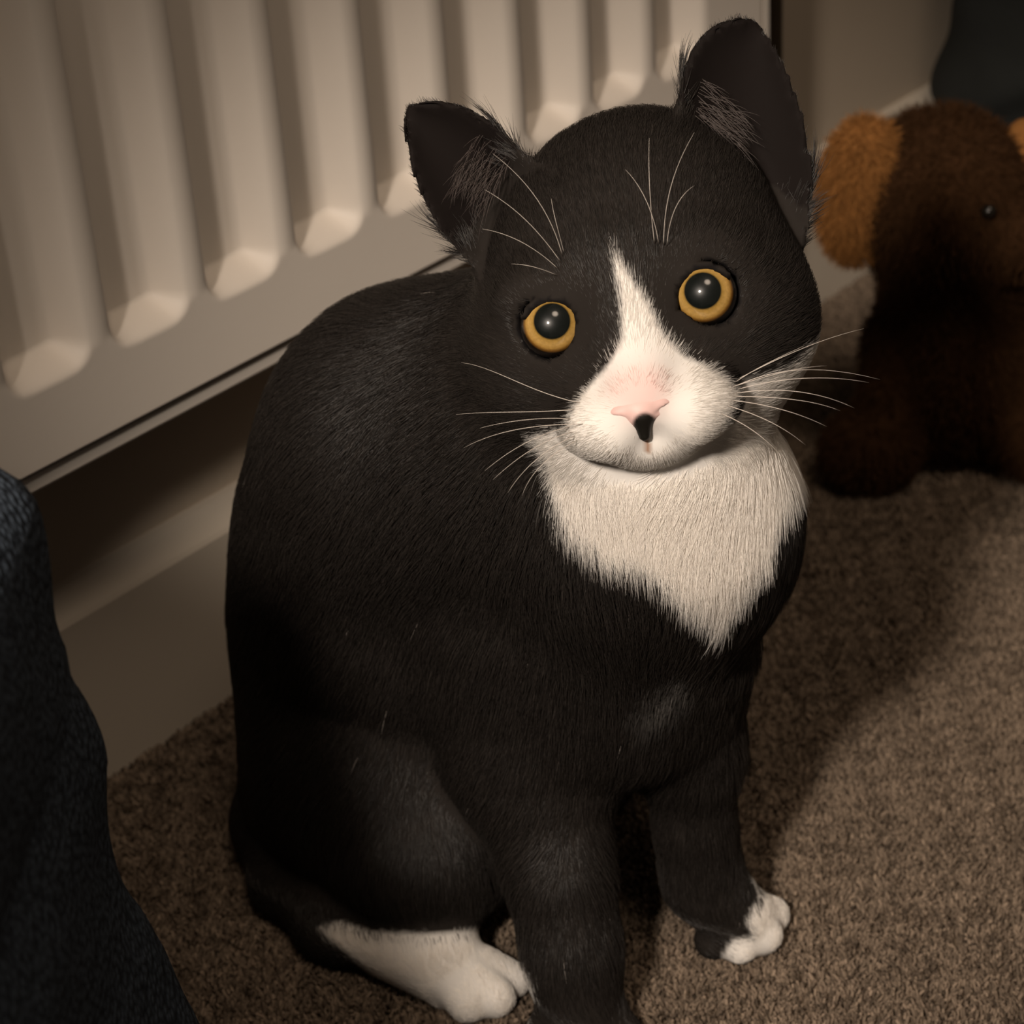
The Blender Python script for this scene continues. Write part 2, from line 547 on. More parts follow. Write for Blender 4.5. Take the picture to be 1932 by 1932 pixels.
# far (left) foreleg with white toes
PAW = ground(1388, 1728, 0.017)
FC.chain([(W(1262, 1225, 0.745), 0.034), (W(1304, 1420, 0.738), 0.0185), (W(1312, 1560, 0.735), 0.0130), (W(1325, 1660, 0.733), 0.0135), (PAW, 0.0155)], 0.02)
for px, py, q in ((1345, 1775, .0085), (1396, 1782, .0088), (1436, 1762, .0098), (1452, 1728, .0090)):
    FC.cone(PAW, 0.014, ground(px, py, q * 0.95), q, 0.003)
# tail round the haunch
FC.chain([(W(620, 1540, 0.90), 0.017), (ground(520, 1560, 0.018), 0.017), (ground(545, 1660, 0.016), 0.016), (ground(625, 1718, 0.014), 0.0145), (ground(720, 1718, 0.013), 0.011)], 0.014)
# head
def hb(c, r, k=0.012, **kw): FC.ball(hp(*c), np.array(r, float) * SP, k, AX, **kw)
def hc(a, ra, b, rb, k=0.012, **kw): FC.cone(hp(*a), ra * SP, hp(*b), rb * SP, k, **kw)
hb((30, 62, -265), (292, 290, 285), 0.02)
hb((64, 192, -285), (215, 182, 190), 0.02)
hb((180, -62, -205), (178, 165, 165), 0.02)
hb((-132, -66, -205), (172, 160, 165), 0.02)
hb((0, -130, -75), (140, 120, 130), 0.016)
hc((0, 90, -40), 62, (-6, -140, 62), 50, 0.012)
for sx in (-1, 1):
    hb((sx * 80 + 2, -198, 22), (86, 66, 84), 0.006)
    hc((sx * 70, -218, 60), 45, (sx * 122, -196, 5), 44, 0.008)
hb((-2, -258, 0), (84, 44, 70), 0.006)
hb((-10, -170, 78), (50, 44, 44), 0.008)
# brow and eye sockets
EYES = []
for sx in (-1, 1):
    hb((sx * 140, 70, -70), (95, 50, 60), 0.012)
    ws = np.linspace(120, -160, 141)
    d = FC.sample(np.array([hp(sx * 146, 0, q) for q in ws]))
    w_s = ws[np.argmax(d < 0)]
    EYES.append((sx * 146, 0.0, w_s - 33))
for e in EYES:
    hb(e, (64, 64, 64), 0.002, sub=True)
for e in EYES:                                         # tear corner towards the nose
    sx = 1 if e[0] > 0 else -1
    hb((e[0] - sx * 54, e[1] - 17, e[2] + 33), (16, 8, 12), 0.002, sub=True)
for e in EYES:                                         # upper lid and the inner corner
    sx = 1 if e[0] > 0 else -1
    pts = []
    for a in np.linspace(25, 155, 9):
        a = math.radians(a)
        pts.append((hp(e[0] + 57 * math.cos(a), e[1] + 51.5 * math.sin(a), e[2] + 36), 7.5 * SP))
    FC.chain(pts, 0.002)


# ears
def ear(inner, outer, tip, w_in, w_out, w_tip, cup):
    I, O, T = hpx(*inner, w_in), hpx(*outer, w_out), hpx(*tip, w_tip)
    B = (I + O) / 2; C2 = (O - I) / 2; A = T - B
    N = np.cross(C2, A); N /= np.linalg.norm(N)
    if N @ EW < 0: N = -N
    Mi = np.linalg.inv(np.stack([C2, A, N], 1))
    lc, la = np.linalg.norm(C2), np.linalg.norm(A)
    th = 0.0024

    def fn(x, y, z):
        q = [Mi[i][0] * (x - B[0]) + Mi[i][1] * (y - B[1]) + Mi[i][2] * (z - B[2]) for i in range(3)]
        bb = np.clip(q[1], 0, 1)
        h = (1 - bb ** 2.3) ** 0.8 + 1e-4
        c0 = cup * ((q[0] / np.maximum(h, .25)) ** 2 - 1) * (0.35 + 0.65 * (1 - bb))
        e1 = np.abs(q[2] - c0) * 0.85 - th
        e2 = (np.abs(q[0]) - h) * lc * 0.8
        e3 = (q[1] - 1) * la
        e4 = (-0.25 - q[1]) * la
        return np.maximum(np.maximum(e1, np.maximum(e2, e4)), e3)
    c = (I + O + T) / 3
    FC.add(fn, np.minimum(np.minimum(I, O), T) - 0.012, np.maximum(np.maximum(I, O), T) + 0.012, 0.006)
    return B, A, C2, N, Mi


EAR_L = ear((975, 275), (868, 478), (762, 205), -190, -215, -175, 0.015)
EAR_R = ear((1280, 190), (1528, 400), (1435, 38), -190, -235, -215, 0.016)
FC.floor(0.0006)
CV, CQ = FC.mesh()

# smooth the thin rims of the ears
def smooth_ears(V, Q):
    m = np.zeros(len(V), bool)
    for B, A, C2, N, Mi in (EAR_L, EAR_R):
        q = (V - B) @ Mi.T
        m |= (q[:, 1] > 0.05) & (q[:, 1] < 1.2) & (np.abs(q[:, 0]) < 1.3) & (np.abs(q[:, 2]) < 0.03)
    E = np.concatenate([Q[:, [0, 1]], Q[:, [1, 2]], Q[:, [2, 3]], Q[:, [3, 0]]])
    for it in range(8):
        acc = np.zeros_like(V); cnt = np.zeros(len(V))
        np.add.at(acc, E[:, 0], V[E[:, 1]]); np.add.at(cnt, E[:, 0], 1)
        np.add.at(acc, E[:, 1], V[E[:, 0]]); np.add.at(cnt, E[:, 1], 1)
        V = np.where(m[:, None], V + (0.55 if it % 2 == 0 else -0.5) * (acc / cnt[:, None] - V), V)
    return V
CV = smooth_ears(CV, CQ)

# --- markings: which places on the coat are white
BLAZE = [(1158, 470), (1160, 500), (1170, 570), (1176, 640), (1150, 685), (1115, 725), (1085, 765), (1072, 795), (1085, 832), (1150, 862),
         (1235, 900), (1305, 862), (1352, 815), (1398, 742), (1345, 700), (1285, 668), (1250, 632), (1228, 588), (1198, 540), (1172, 500)]
BIB0 = [(1005, 822), (1030, 872), (1040, 920), (1060, 962), (1100, 1010), (1150, 1045), (1220, 1068), (1262, 1100), (1300, 1142), (1345, 1170),
       (1375, 1205), (1392, 1150), (1420, 1100), (1458, 1045), (1448, 985), (1474, 912), (1500, 845), (1545, 760), (1540, 640), (1490, 690), (1400, 725), (1300, 800), (1100, 800)]
BIB = [(x - 6 if y > 1000 else x, y - (34 if y > 1000 else 16 if y > 900 else 0)) for x, y in BIB0]
HIND = [(640, 1738), (700, 1758), (800, 1762), (900, 1755), (965, 1770), (1000, 1850), (995, 1932), (800, 1932), (690, 1830), (600, 1750)]
TOES = [(1412, 1640), (1432, 1690), (1408, 1735), (1418, 1768), (1385, 1770), (1352, 1822), (1400, 1850), (1520, 1830), (1520, 1640)]
SPOT = [(1195, 1335), (1230, 1310), (1290, 1265), (1300, 1290), (1260, 1335), (1215, 1350)]


def coat(P, jitter=0.0):
    """(white amount 0..1, pink amount 0..1) at surface points"""
    x, y = project(P)
    if jitter:
        x = x + rng.normal(0, jitter, len(P)); y = y + rng.normal(0, jitter, len(P))
    hd = (P - ORG) @ EW / SP
    front = hd > -150
    soft = lambda d, s: np.clip(0.5 - d / s, 0, 1)
    wz = soft(poly_sd(x, y, BLAZE), 8) * (hd > -60)
    wb_ = soft(poly_sd(x, y, BIB), 10) * (P[:, 1] < 0.80) * ((hd < 20) | (y > 800))
    # the cheeks above the bib stay black
    hu, hv = (P - ORG) @ EU / SP, (P - ORG) @ EV / SP
    cheek = (hv > -150 - 0.10 * np.abs(hu)) & (hd > -400) & (hd < 60) & (poly_sd(x, y, BLAZE) > 0) & (hv > -175)
    wb_ = np.where(cheek & (hv > -130), 0, wb_)
    wh = soft(poly_sd(x, y, HIND), 10) * (P[:, 2] < 0.055) * (P[:, 1] < 0.80)
    wt = soft(poly_sd(x, y, TOES), 6) * (P[:, 2] < 0.05)
    ws = 0.10 * soft(poly_sd(x, y, SPOT), 40) * (P[:, 1] < 0.80)
    white = np.maximum.reduce([wz, wb_, wh, wt, ws])
    pink = np.exp(-(((hu + 10) / 56) ** 2 + ((hv + 150) / 56) ** 2) ** 1.4) * (hd > 0)
    return white, pink


BLACK = np.array([0.0175, 0.0145, 0.0125]); WHITE = np.array([0.75, 0.72, 0.68]); PINK = np.array([0.74, 0.44, 0.41])


def coat_rgb(P, jitter=0.0):
    wv, pk = coat(P, jitter)
    wc = WHITE * (1 - 0.62 * pk[:, None]) + PINK * 0.62 * pk[:, None]
    return BLACK * (1 - wv[:, None]) + wc * wv[:, None], wv


def in_ear(P):
    out = np.zeros(len(P))
    for B, A, C2, N, Mi in (EAR_L, EAR_R):
        q = (P - B) @ Mi.T
        out = np.maximum(out, ((q[:, 1] > 0.02) & (q[:, 1] < 1.05) & (np.abs(q[:, 0]) < 0.95) & (np.abs(q[:, 2]) < 0.02)).astype(float))
    return out


def ear_front(P, Nn):
    out = np.zeros(len(P), bool)
    for B, A, C2, N, Mi in (EAR_L, EAR_R):
        q = (P - B) @ Mi.T
        m = (q[:, 1] > 0.0) & (q[:, 1] < 1.1) & (np.abs(q[:, 0]) < 1.1) & (np.abs(q[:, 2]) < 0.022)
        out |= m & (True if Nn is None else (Nn @ N > 0.2))
    return out


body = np_mesh('body', CV, CQ, attr_mat('cat_coat', 0.8, 0.1), cat_root)
vc, vw = coat_rgb(CV)
VN = FC.grad(CV)
ef = ear_front(CV, None)
vc[ef] = np.array([0.0085, 0.0062, 0.0055])
qh = (CV - ORG) @ AX.T / SP
vc[(np.abs(qh[:, 0] + 17 + 0.10 * (qh[:, 1] + 240)) < 4.5) & (qh[:, 1] < -225) & (qh[:, 1] > -268) & (qh[:, 2] > 0)] = (0.36, 0.22, 0.15)
for e in EYES:                                         # dark rims of the lids
    dist = np.linalg.norm(CV - hp(*e), axis=1) / SP
    vc[dist < 70] = np.array([0.006, 0.005, 0.005])
at = body.data.attributes.new('fur_color', 'FLOAT_COLOR', 'POINT')
at.data.foreach_set('color', np.c_[vc, np.ones(len(vc))].astype('f').ravel())


# --- fur
def fur_mat():
    """hair that lets part of the light through, so that a white coat stays light in its depth"""
    N = Nodes('cat_fur')
    N.b.inputs['Roughness'].default_value = 0.42
    N.b.inputs['Specular IOR Level'].default_value = 0.45
    a = N.n('ShaderNodeAttribute'); a.attribute_name = 'fur_color'
    N.l(a.outputs['Color'], N.b.inputs['Base Color'])
    tr = N.n('ShaderNodeBsdfTranslucent'); N.l(a.outputs['Color'], tr.inputs['Color'])
    mx = N.n('ShaderNodeMixShader')
    fm = N.n('ShaderNodeMath', operation='MULTIPLY'); N.l(a.outputs['Fac'], fm.inputs[0]); fm.inputs[1].default_value = 0.36; N.l(fm.outputs[0], mx.inputs[0])
    out = N.t.nodes['Material Output']
    N.l(N.b.outputs[0], mx.inputs[1]); N.l(tr.outputs[0], mx.inputs[2]); N.l(mx.outputs[0], out.inputs['Surface'])
    return N.m


NOSE = hp(-14, -190, 125)


def fur():
    head_c = hp(20, 0, -200)
    def dens(P):
        hd = np.linalg.norm(P - head_c, axis=1)
        d = np.where(hd < 0.085, 1.7, 1.0) * (1 + 1.3 * (coat(P)[0] > .5))
        return d * np.where(P[:, 2] < 0.004, 0.1, 1)
    P = scatter(CV, CQ, 0.95e6, dens)
    Nn = FC.grad(P)
    n = len(P)
    q = (P - ORG) @ AX.T / SP
    hu, hv, hw = q[:, 0], q[:, 1], q[:, 2]
    hdist = np.linalg.norm(P - head_c, axis=1)
    headf = np.clip((0.082 - hdist) / 0.02, 0, 1) * np.clip((hv + 330) / 60, 0, 1)
    headf = np.maximum(headf, np.clip((hw + 110) / 40, 0, 1) * np.clip((hv + 320) / 25, 0, 1))
    ex = np.min([np.hypot(hu - e[0], hv - e[1]) + 1e3 * (hw < -120) for e in EYES], axis=0)
    nosed = np.linalg.norm((P - NOSE), axis=1) / SP
    efr = ear_front(P, Nn)
    keep = (ex > 61) & (nosed > 36) & ~((np.abs(hu + 17 + 0.10 * (hv + 240)) < 5) & (hv < -225) & (hv > -268) & (hw > 0)) & (~efr | (rng.random(n) < 0.8))
    P, Nn, hu, hv, hw, headf, ex, nosed, efr = (a[keep] for a in (P, Nn, hu, hv, hw, headf, ex, nosed, efr))
    n = len(P)
    col, wv = coat_rgb(P, 5.0)
    # flow of the coat
    away = P - hp(-14, -195, 135)
    away /= np.linalg.norm(away, axis=1, keepdims=True)
    bodyflow = np.array([-0.25, 0.40, -0.9]) + 0 * P
    chest = np.clip((0.79 - P[:, 1]) / 0.05, 0, 1) * np.clip((P[:, 2] - 0.10) / 0.06, 0, 1)
    spread = P - W(1265, 830, 0.72)
    spread /= np.linalg.norm(spread, axis=1, keepdims=True)
    bodyflow = bodyflow * (1 - chest[:, None]) + (0.75 * spread + np.array([0.02, -0.1, -0.65])) * chest[:, None]
    leg = np.clip((0.10 - P[:, 2]) / 0.05, 0, 1) * np.clip((0.76 - P[:, 1]) / 0.03, 0, 1)
    bodyflow = bodyflow * (1 - leg[:, None]) + np.array([0.15, -0.35, -0.9]) * leg[:, None]
    foot = np.clip((0.035 - P[:, 2]) / 0.015, 0, 1) * (P[:, 1] < 0.78)
    bodyflow = bodyflow * (1 - foot[:, None]) + np.array([0.5, -0.85, -0.1]) * foot[:, None]
    flow = away * headf[:, None] + bodyflow * (1 - headf[:, None])
    for B, A, C2, N, Mi in (EAR_L, EAR_R):
        qq = (P - B) @ Mi.T
        m = (qq[:, 1] > 0.05) & (qq[:, 1] < 1.1) & (np.abs(qq[:, 0]) < 1.05) & (np.abs(qq[:, 2]) < 0.03)
        flow[m] = A / np.linalg.norm(A) + 0.3 * (C2 / np.linalg.norm(C2)) * np.sign(qq[m, 0])[:, None]
    flow += 0.16 * np.stack([vnoise(P + k, 55) for k in (0, 5, 9)], 1) + rng.normal(0, 0.10, (n, 3))
    T = flow - Nn * np.sum(flow * Nn, 1, keepdims=True)
    T /= np.linalg.norm(T, axis=1, keepdims=True) + 1e-9
    L = 0.0125 * np.ones(n)
    bib = wv * (1 - headf) * (P[:, 2] > 0.1)
    L = L + 0.004 * bib + 0.004 * chest * (1 - headf)
    L = L * (1 - headf) + headf * 0.0065
    L = np.where((headf > .5) & (nosed < 190), 0.0022 + 0.0042 * np.clip(nosed / 190, 0, 1), L)
    L = np.where(ex < 110, 0.0022 + 0.003 * np.clip((ex - 60) / 50, 0, 1), L)
    L = np.where(P[:, 2] < 0.05, np.minimum(L, 0.0022 + 0.12 * P[:, 2]), L)
    inear = in_ear(P) > 0
    L = np.where(inear, 0.0028, L)
    L = L * rng.uniform(0.65, 1.2, n)
    lift = np.where(headf > .5, 0.30, 0.34) + rng.normal(0, 0.06, n)
    lift = np.where(inear, 0.12, lift) * np.where(wv > .5, 0.85, 1)
    K = 4
    t = np.linspace(0, 1, K)
    D0 = T + Nn * lift[:, None]; D0 /= np.linalg.norm(D0, axis=1, keepdims=True)
    X = np.stack([P - Nn * 0.0004 + D0 * (L * s)[:, None] - Nn * (0.62 * lift * L * s * s)[:, None] for s in t], 1)
    X[:, :, 2] = np.maximum(X[:, :, 2], 0.003)
    r0 = np.where(wv > .5, 0.000075, 0.00009) * rng.uniform(0.7, 1.25, n)
    Rr = r0[:, None] * np.array([1, 0.9, 0.65, 0.15])
    br = rng.lognormal(0, 0.30, n)
    br = np.where(wv > .5, np.where(headf > .5, 1.02, 1.24) + 0.06 * np.clip(br - 1, -1, 1), br)
    col = col * br[:, None]
    stray = (rng.random(n) < 0.0003) & (wv < .3) & (headf < .5)
    col[stray] = (0.45, 0.40, 0.36)
    o = hair_obj('fur', X, Rr, fur_mat(), cat_root, np.clip(col, 0, 0.95))
    o['kind'] = 'stuff'
fur()


def ear_tufts():
    X = []
    for (B, A, C2, N, Mi), (a0, a1, b1) in ((EAR_L, (-0.75, 0.1, 0.35)), (EAR_R, (-0.75, -0.1, 0.28))):
        m = 150
        a = rng.uniform(a0, a1, m); bq = rng.uniform(-0.02, b1, m)
        root = B + C2 * a[:, None] + A * bq[:, None] + N * 0.0
        dirn = C2 / np.linalg.norm(C2) * 0.8 + A / np.linalg.norm(A) * rng.uniform(-.2, .5, m)[:, None] + N * rng.uniform(0.2, .5, m)[:, None]
        L = rng.uniform(0.007, 0.016, m)[:, None]
        X.append(np.stack([root + dirn * L * s - A / np.linalg.norm(A) * 0.15 * L * s * s for s in np.linspace(0, 1, 4)], 1))
    X = np.concatenate(X)
    Rr = np.outer(np.ones(len(X)), [0.00008, 0.00007, 0.00005, 0.00001])
    o = hair_obj('ear_hair', X, Rr, plain('ear_hair', (0.06, 0.046, 0.041), 0.5), cat_root)
    o['kind'] = 'stuff'; o['label'] = 'sparse pale hair inside the ears'
ear_tufts()


# --- eyes
def eye_mat():
    N = Nodes('cat_eye')
    tc = N.n('ShaderNodeTexCoord')
    sx = N.n('ShaderNodeSeparateXYZ'); N.l(tc.outputs['Object'], sx.inputs[0])
    cm = N.n('ShaderNodeCombineXYZ'); N.l(sx.outputs[0], cm.inputs[0]); N.l(sx.outputs[1], cm.inputs[1])
    ln = N.n('ShaderNodeVectorMath', operation='LENGTH'); N.l(cm.outputs[0], ln.inputs[0])
    dv = N.n('ShaderNodeMath', operation='DIVIDE'); N.l(ln.outputs['Value'], dv.inputs[0]); dv.inputs[1].default_value = 62 * SP
    rp = N.n('ShaderNodeValToRGB'); N.l(dv.outputs[0], rp.inputs[0])
    cr_ = rp.color_ramp
    cr_.elements[0].position = 0.0; cr_.elements[0].color = (0.004, 0.006, 0.006, 1)
    cr_.elements[1].position = 0.535; cr_.elements[1].color = (0.005, 0.007, 0.006, 1)
    for p, c in ((0.59, (0.40, 0.24, 0.055)), (0.72, (0.60, 0.37, 0.11)), (0.80, (0.54, 0.31, 0.075)), (0.86, (0.24, 0.11, 0.02)), (0.91, (0.012, 0.008, 0.006))):
        e = cr_.elements.new(p); e.color = (*c, 1)
    nz = N.n('ShaderNodeTexNoise'); nz.inputs['Scale'].default_value = 900; N.l(tc.outputs['Object'], nz.inputs['Vector'])
    mx = N.n('ShaderNodeMix', data_type='RGBA', blend_type='MULTIPLY'); mx.inputs[0].default_value = 0.45
    N.l(rp.outputs['Color'], mx.inputs[6]); N.l(nz.outputs['Fac'], mx.inputs[7])
    gm = N.n('ShaderNodeMix', data_type='RGBA', blend_type='MIX'); gm.inputs[0].default_value = 0.0
    N.l(mx.outputs[2], N.b.inputs['Base Color'])
    N.b.inputs['Roughness'].default_value = 0.35
    N.b.inputs['Specular IOR Level'].default_value = 0.2
    N.b.inputs['Coat Weight'].default_value = 1.0
    N.b.inputs['Coat Roughness'].default_value = 0.06
    return N.m


def sphere(name, mat, parent, M, r, nu=48, nv=24):
    v = [(0, 0, r)]
    for i in range(1, nv):
        th = math.pi * i / nv
        v += [(r * math.sin(th) * math.cos(2 * math.pi * k / nu), r * math.sin(th) * math.sin(2 * math.pi * k / nu), r * math.cos(th)) for k in range(nu)]
    v.append((0, 0, -r))
    f = [(0, 1 + k, 1 + (k + 1) % nu) for k in range(nu)]
    for i in range(nv - 2):
        f += [(1 + i * nu + k, 1 + (i + 1) * nu + k, 1 + (i + 1) * nu + (k + 1) % nu, 1 + i * nu + (k + 1) % nu) for k in range(nu)]
    l = len(v) - 1; b0 = 1 + (nv - 2) * nu
    f += [(l, b0 + (k + 1) % nu, b0 + k) for k in range(nu)]
    o = mesh_obj(name, v, f, mat, None)
    o.parent = parent
    o.matrix_parent_inverse = Matrix.Translation(-Vector(parent.location))
    o.matrix_basis = M
    return o


M_EYE = eye_mat()
for e, gz in zip(EYES, ((0.04, 0.165), (-0.06, 0.135))):
    c = hp(*e)
    g = EW + EU * gz[0] + EV * gz[1]; g /= np.linalg.norm(g)
    ax = np.cross(EV, g); ax /= np.linalg.norm(ax); ay = np.cross(g, ax)
    M = Matrix(((ax[0], ay[0], g[0], c[0]), (ax[1], ay[1], g[1], c[1]), (ax[2], ay[2], g[2], c[2]), (0, 0, 0, 1)))
    o = sphere('eye', M_EYE, cat_root, M, 62 * SP)
    o['label'] = 'amber eye with wide black pupil'

# --- nose leather
ws = np.linspace(220, -60, 281)
WNZ = ws[np.argmax(FC.sample(np.array([hp(-14, -190, q) for q in ws])) < 0)]
FN = Field(hp(-14, -195, WNZ) - 0.022, hp(-14, -195, WNZ) + 0.022, 0.0006)
def nb(c, r, k=0.002, **kw): FN.ball(hp(*c), np.array(r, float) * SP, k, AX, **kw)
nb((-14, -180, WNZ - 23), (50, 30, 29), 0.003)
FN.cone(hp(-14, -196, WNZ - 18), 23 * SP, hp(-16, -232, WNZ - 26), 11 * SP, 0.003)
for sx in (-1, 1):
    nb((-14 + sx * 44, -184, WNZ - 25), (18, 17, 20), 0.003)
    FN.cone(hp(-14 + sx * 50, -186, WNZ - 12), 4.5 * SP, hp(-14 + sx * 28, -200, WNZ + 3), 5.5 * SP, 0.001, sub=True)
NV, NQ = FN.mesh()
nose = np_mesh('nose', NV, NQ, attr_mat('nose_leather', 0.5, 0.4, 'nose_color'), cat_root)
nx, ny = project(NV)
spot = np.clip(0.5 - (np.hypot(nx - 1217, np.where(ny > 802, (ny - 802) / 2.2, ny - 802)) - 23) / 7, 0, 1)[:, None]
pinkn = np.array([0.70, 0.475, 0.44])
nc = pinkn * (1 - spot) + np.array([0.008, 0.007, 0.005]) * spot
a = nose.data.attributes.new('nose_color', 'FLOAT_COLOR', 'POINT')
a.data.foreach_set('color', np.c_[nc, np.ones(len(nc))].astype('f').ravel())
nose['label'] = 'pink nose with a black spot on its tip'

# --- whiskers: (pixel path, depth in front of the eyes' plane at root and tip)
M_WH = plain('whisker', (0.62, 0.56, 0.50), 0.4, 0.4)
WHISK = [
    ([(1078, 790), (1020, 787), (960, 793), (905, 808)], 0, 60), ([(1085, 772), (1010, 780), (930, 775), (860, 782)], 0, 10),
    ([(1075, 805), (1010, 820), (960, 850), (915, 888)], 0, 70), ([(1080, 815), (1020, 830), (970, 868), (930, 905)], 5, 80),
    ([(1085, 822), (1030, 845), (985, 885), (958, 930)], 10, 90), ([(1090, 830), (1040, 855), (1000, 890), (985, 935)], 10, 90),
    ([(1100, 800), (1000, 800), (930, 815), (875, 845)], 5, 40), ([(1095, 760), (1000, 742), (930, 690), (870, 684)], -10, -30),
    ([(1385, 722), (1430, 692), (1475, 672), (1518, 652)], 0, 30), ([(1388, 728), (1450, 700), (1530, 682), (1660, 716)], 0, -40),
    ([(1390, 735), (1470, 712), (1560, 706), (1640, 722)], 0, -20), ([(1388, 742), (1460, 730), (1540, 735), (1612, 770)], 5, 20),
    ([(1385, 748), (1450, 748), (1530, 752), (1585, 775)], 5, 30), ([(1380, 755), (1440, 762), (1500, 775), (1560, 805)], 10, 40),
    ([(1372, 765), (1430, 782), (1480, 805), (1520, 840)], 10, 50), ([(1360, 780), (1410, 800), (1450, 830), (1480, 868)], 10, 60),
    ([(1392, 715), (1450, 685), (1540, 640), (1630, 620)], -10, -60), ([(1380, 730), (1440, 712), (1500, 692), (1560, 690)], 0, 10),
    ([(1060, 497), (1020, 440), (980, 395), (915, 358)], 0, 60), ([(1056, 510), (1015, 470), (965, 440), (910, 432)], 0, 50),
    ([(1062, 485), (1045, 420), (1010, 350), (930, 290)], 0, 60), ([(1052, 520), (1020, 505), (990, 498), (965, 498)], 0, 30),
    ([(1235, 462), (1228, 400), (1222, 330), (1225, 260)], 0, 60), ([(1252, 465), (1252, 400), (1262, 330), (1310, 250)], 0, 60),
    ([(1243, 462), (1236, 410), (1215, 355), (1180, 320)], 0, 50), ([(1258, 465), (1262, 410), (1278, 370), (1310, 350)], 0, 50),
    ([(1065, 480), (1055, 440), (1045, 410), (1040, 375)], 0, 40)]
for path, w0, w1 in WHISK:
    px = np.array(path, float); m = 14
    t = np.linspace(0, 1, m)[:, None]
    B3 = (1 - t) ** 3 * px[0] + 3 * t * (1 - t) ** 2 * (1.5 * px[1] - .5 * px[0] * 0 - .5 * px[1]) + 3 * t ** 2 * (1 - t) * px[2] + t ** 3 * px[3]
    # root: on the face surface
    ws = np.linspace(150, -250, 200)
    cand = np.array([hpx(px[0][0], px[0][1], q) for q in ws])
    dd_ = FC.sample(cand)
    wr = ws[np.argmax(dd_ < 0)] if (dd_ < 0).any() else 0
    pts = []
    for (bx, by), tt in zip(B3, t[:, 0]):
        base = wr * (1 - tt) + (wr * 0.3 + w1 + 30 * 1) * tt + 40 * math.sin(math.pi * tt)
        pts.append(hpx(bx, by, base))
    pts = np.array(pts)
    inside = FC.sample(pts)                             # keep the length of the hair outside the coat
    gd = FC.grad(pts)
    push = np.clip(0.006 - inside, 0, 0.03) * np.clip(t[:, 0] * 4, 0, 1)
    pts = pts + EW * push[:, None]
    tube('whisker', pts, 0.00015, M_WH, cat_root, 5, np.linspace(1, 0.25, m))

# ------------------------------------------------------------------ navy sofa arm at the left edge
def weave(name, c0, c1, sc):
    N = Nodes(name)
    tc = N.n('ShaderNodeTexCoord')
    mp = N.n('ShaderNodeMapping'); N.l(tc.outputs['Object'], mp.inputs['Vector']); mp.inputs['Scale'].default_value = sc
    vo = N.n('ShaderNodeTexVoronoi'); vo.inputs['Scale'].default_value = 1.0; N.l(mp.outputs[0], vo.inputs['Vector'])
    rp = N.n('ShaderNodeValToRGB'); N.l(vo.outputs['Distance'], rp.inputs[0])
    rp.color_ramp.elements[0].color = (*c0, 1); rp.color_ramp.elements[1].color = (*c1, 1)
    rp.color_ramp.elements[1].position = 0.75
    N.l(rp.outputs[0], N.b.inputs['Base Color'])
    N.b.inputs['Roughness'].default_value = 0.9; N.b.inputs['Specular IOR Level'].default_value = 0.15
    bp = N.n('ShaderNodeBump'); bp.inputs['Strength'].default_value = 0.8; bp.inputs['Distance'].default_value = 0.0015; bp.invert = True
    N.l(vo.outputs['Distance'], bp.inputs['Height']); N.l(bp.outputs[0], N.b.inputs['Normal'])
    return N.m


def sofa():
    yE = 0.56                                          # the far end of the arm
    sil = [(0, 905), (60, 950), (98, 1050), (114, 1135), (118, 1180), (134, 1240), (131, 1290), (160, 1340), (198, 1430), (214, 1550), (240, 1690), (310, 1820), (385, 1932)]
    P = [W(x, y, yE - 0.02)[[0, 2]] for x, y in sil]
    top, bot = P[0], P[-1]
    xl = -0.40
    prof = [(xl, top[1] + 0.06), (top[0] - 0.13, top[1] + 0.055), (top[0] - 0.05, top[1] + 0.03)] + [tuple(p) for p in P] + [(bot[0] + 0.008, 0.10), (bot[0] + 0.008, 0.045), (xl, 0.045)]
    y0 = 0.10
    G = Field((xl - 0.02, y0 - 0.02, 0.02), (bot[0] + 0.05, yE + 0.03, prof[0][1] + 0.03), 0.006)
    g = [np.arange(G.n[k]) * G.h + G.lo[k] for k in range(3)]
    X2, Z2 = np.meshgrid(g[0], g[2], indexing='ij')
    sd2 = poly_sd(X2, Z2, prof)
    yc, hy, rr = (y0 + yE) / 2, (yE - y0) / 2, 0.022
    qa = (sd2 + rr)[:, None, :]; qb = (np.abs(g[1] - yc) - hy + rr)[None, :, None]
    D = np.hypot(np.maximum(qa, 0), np.maximum(qb, 0)) + np.minimum(np.maximum(qa, qb), 0) - rr
    xx, yy, zz = g[0][:, None, None], g[1][None, :, None], g[2][None, None, :]
    G.D = (D + 0.0018 * np.sin(70 * zz + 40 * yy + 2 * np.sin(30 * xx)) * np.clip((yy - 0.3) * 4, 0, 1)).astype('f')
    V, Q = G.mesh()
    m = weave('navy_weave', (0.062, 0.080, 0.104), (0.017, 0.022, 0.030), (400, 400, 300))
    root = thing('sofa', 'dark navy woven fabric sofa arm cut off by the left edge', 'sofa', (xl + 0.1, yc, 0))
    np_mesh('armrest', V, Q, m, root)
    M_FOOT = plain('sofa_foot_wood', (0.03, 0.017, 0.009), 0.5, 0.4, 0.2, 60)
    for fx in (xl + 0.04, bot[0] - 0.03):
        for fy in (y0 + 0.05, yE - 0.05):
            tube('foot', [(fx, fy, 0.0), (fx, fy, 0.004), (fx, fy, 0.03), (fx, fy, 0.055)], 0.018, M_FOOT, root, 14, [0.75, 0.8, 1, 1.1])
sofa()

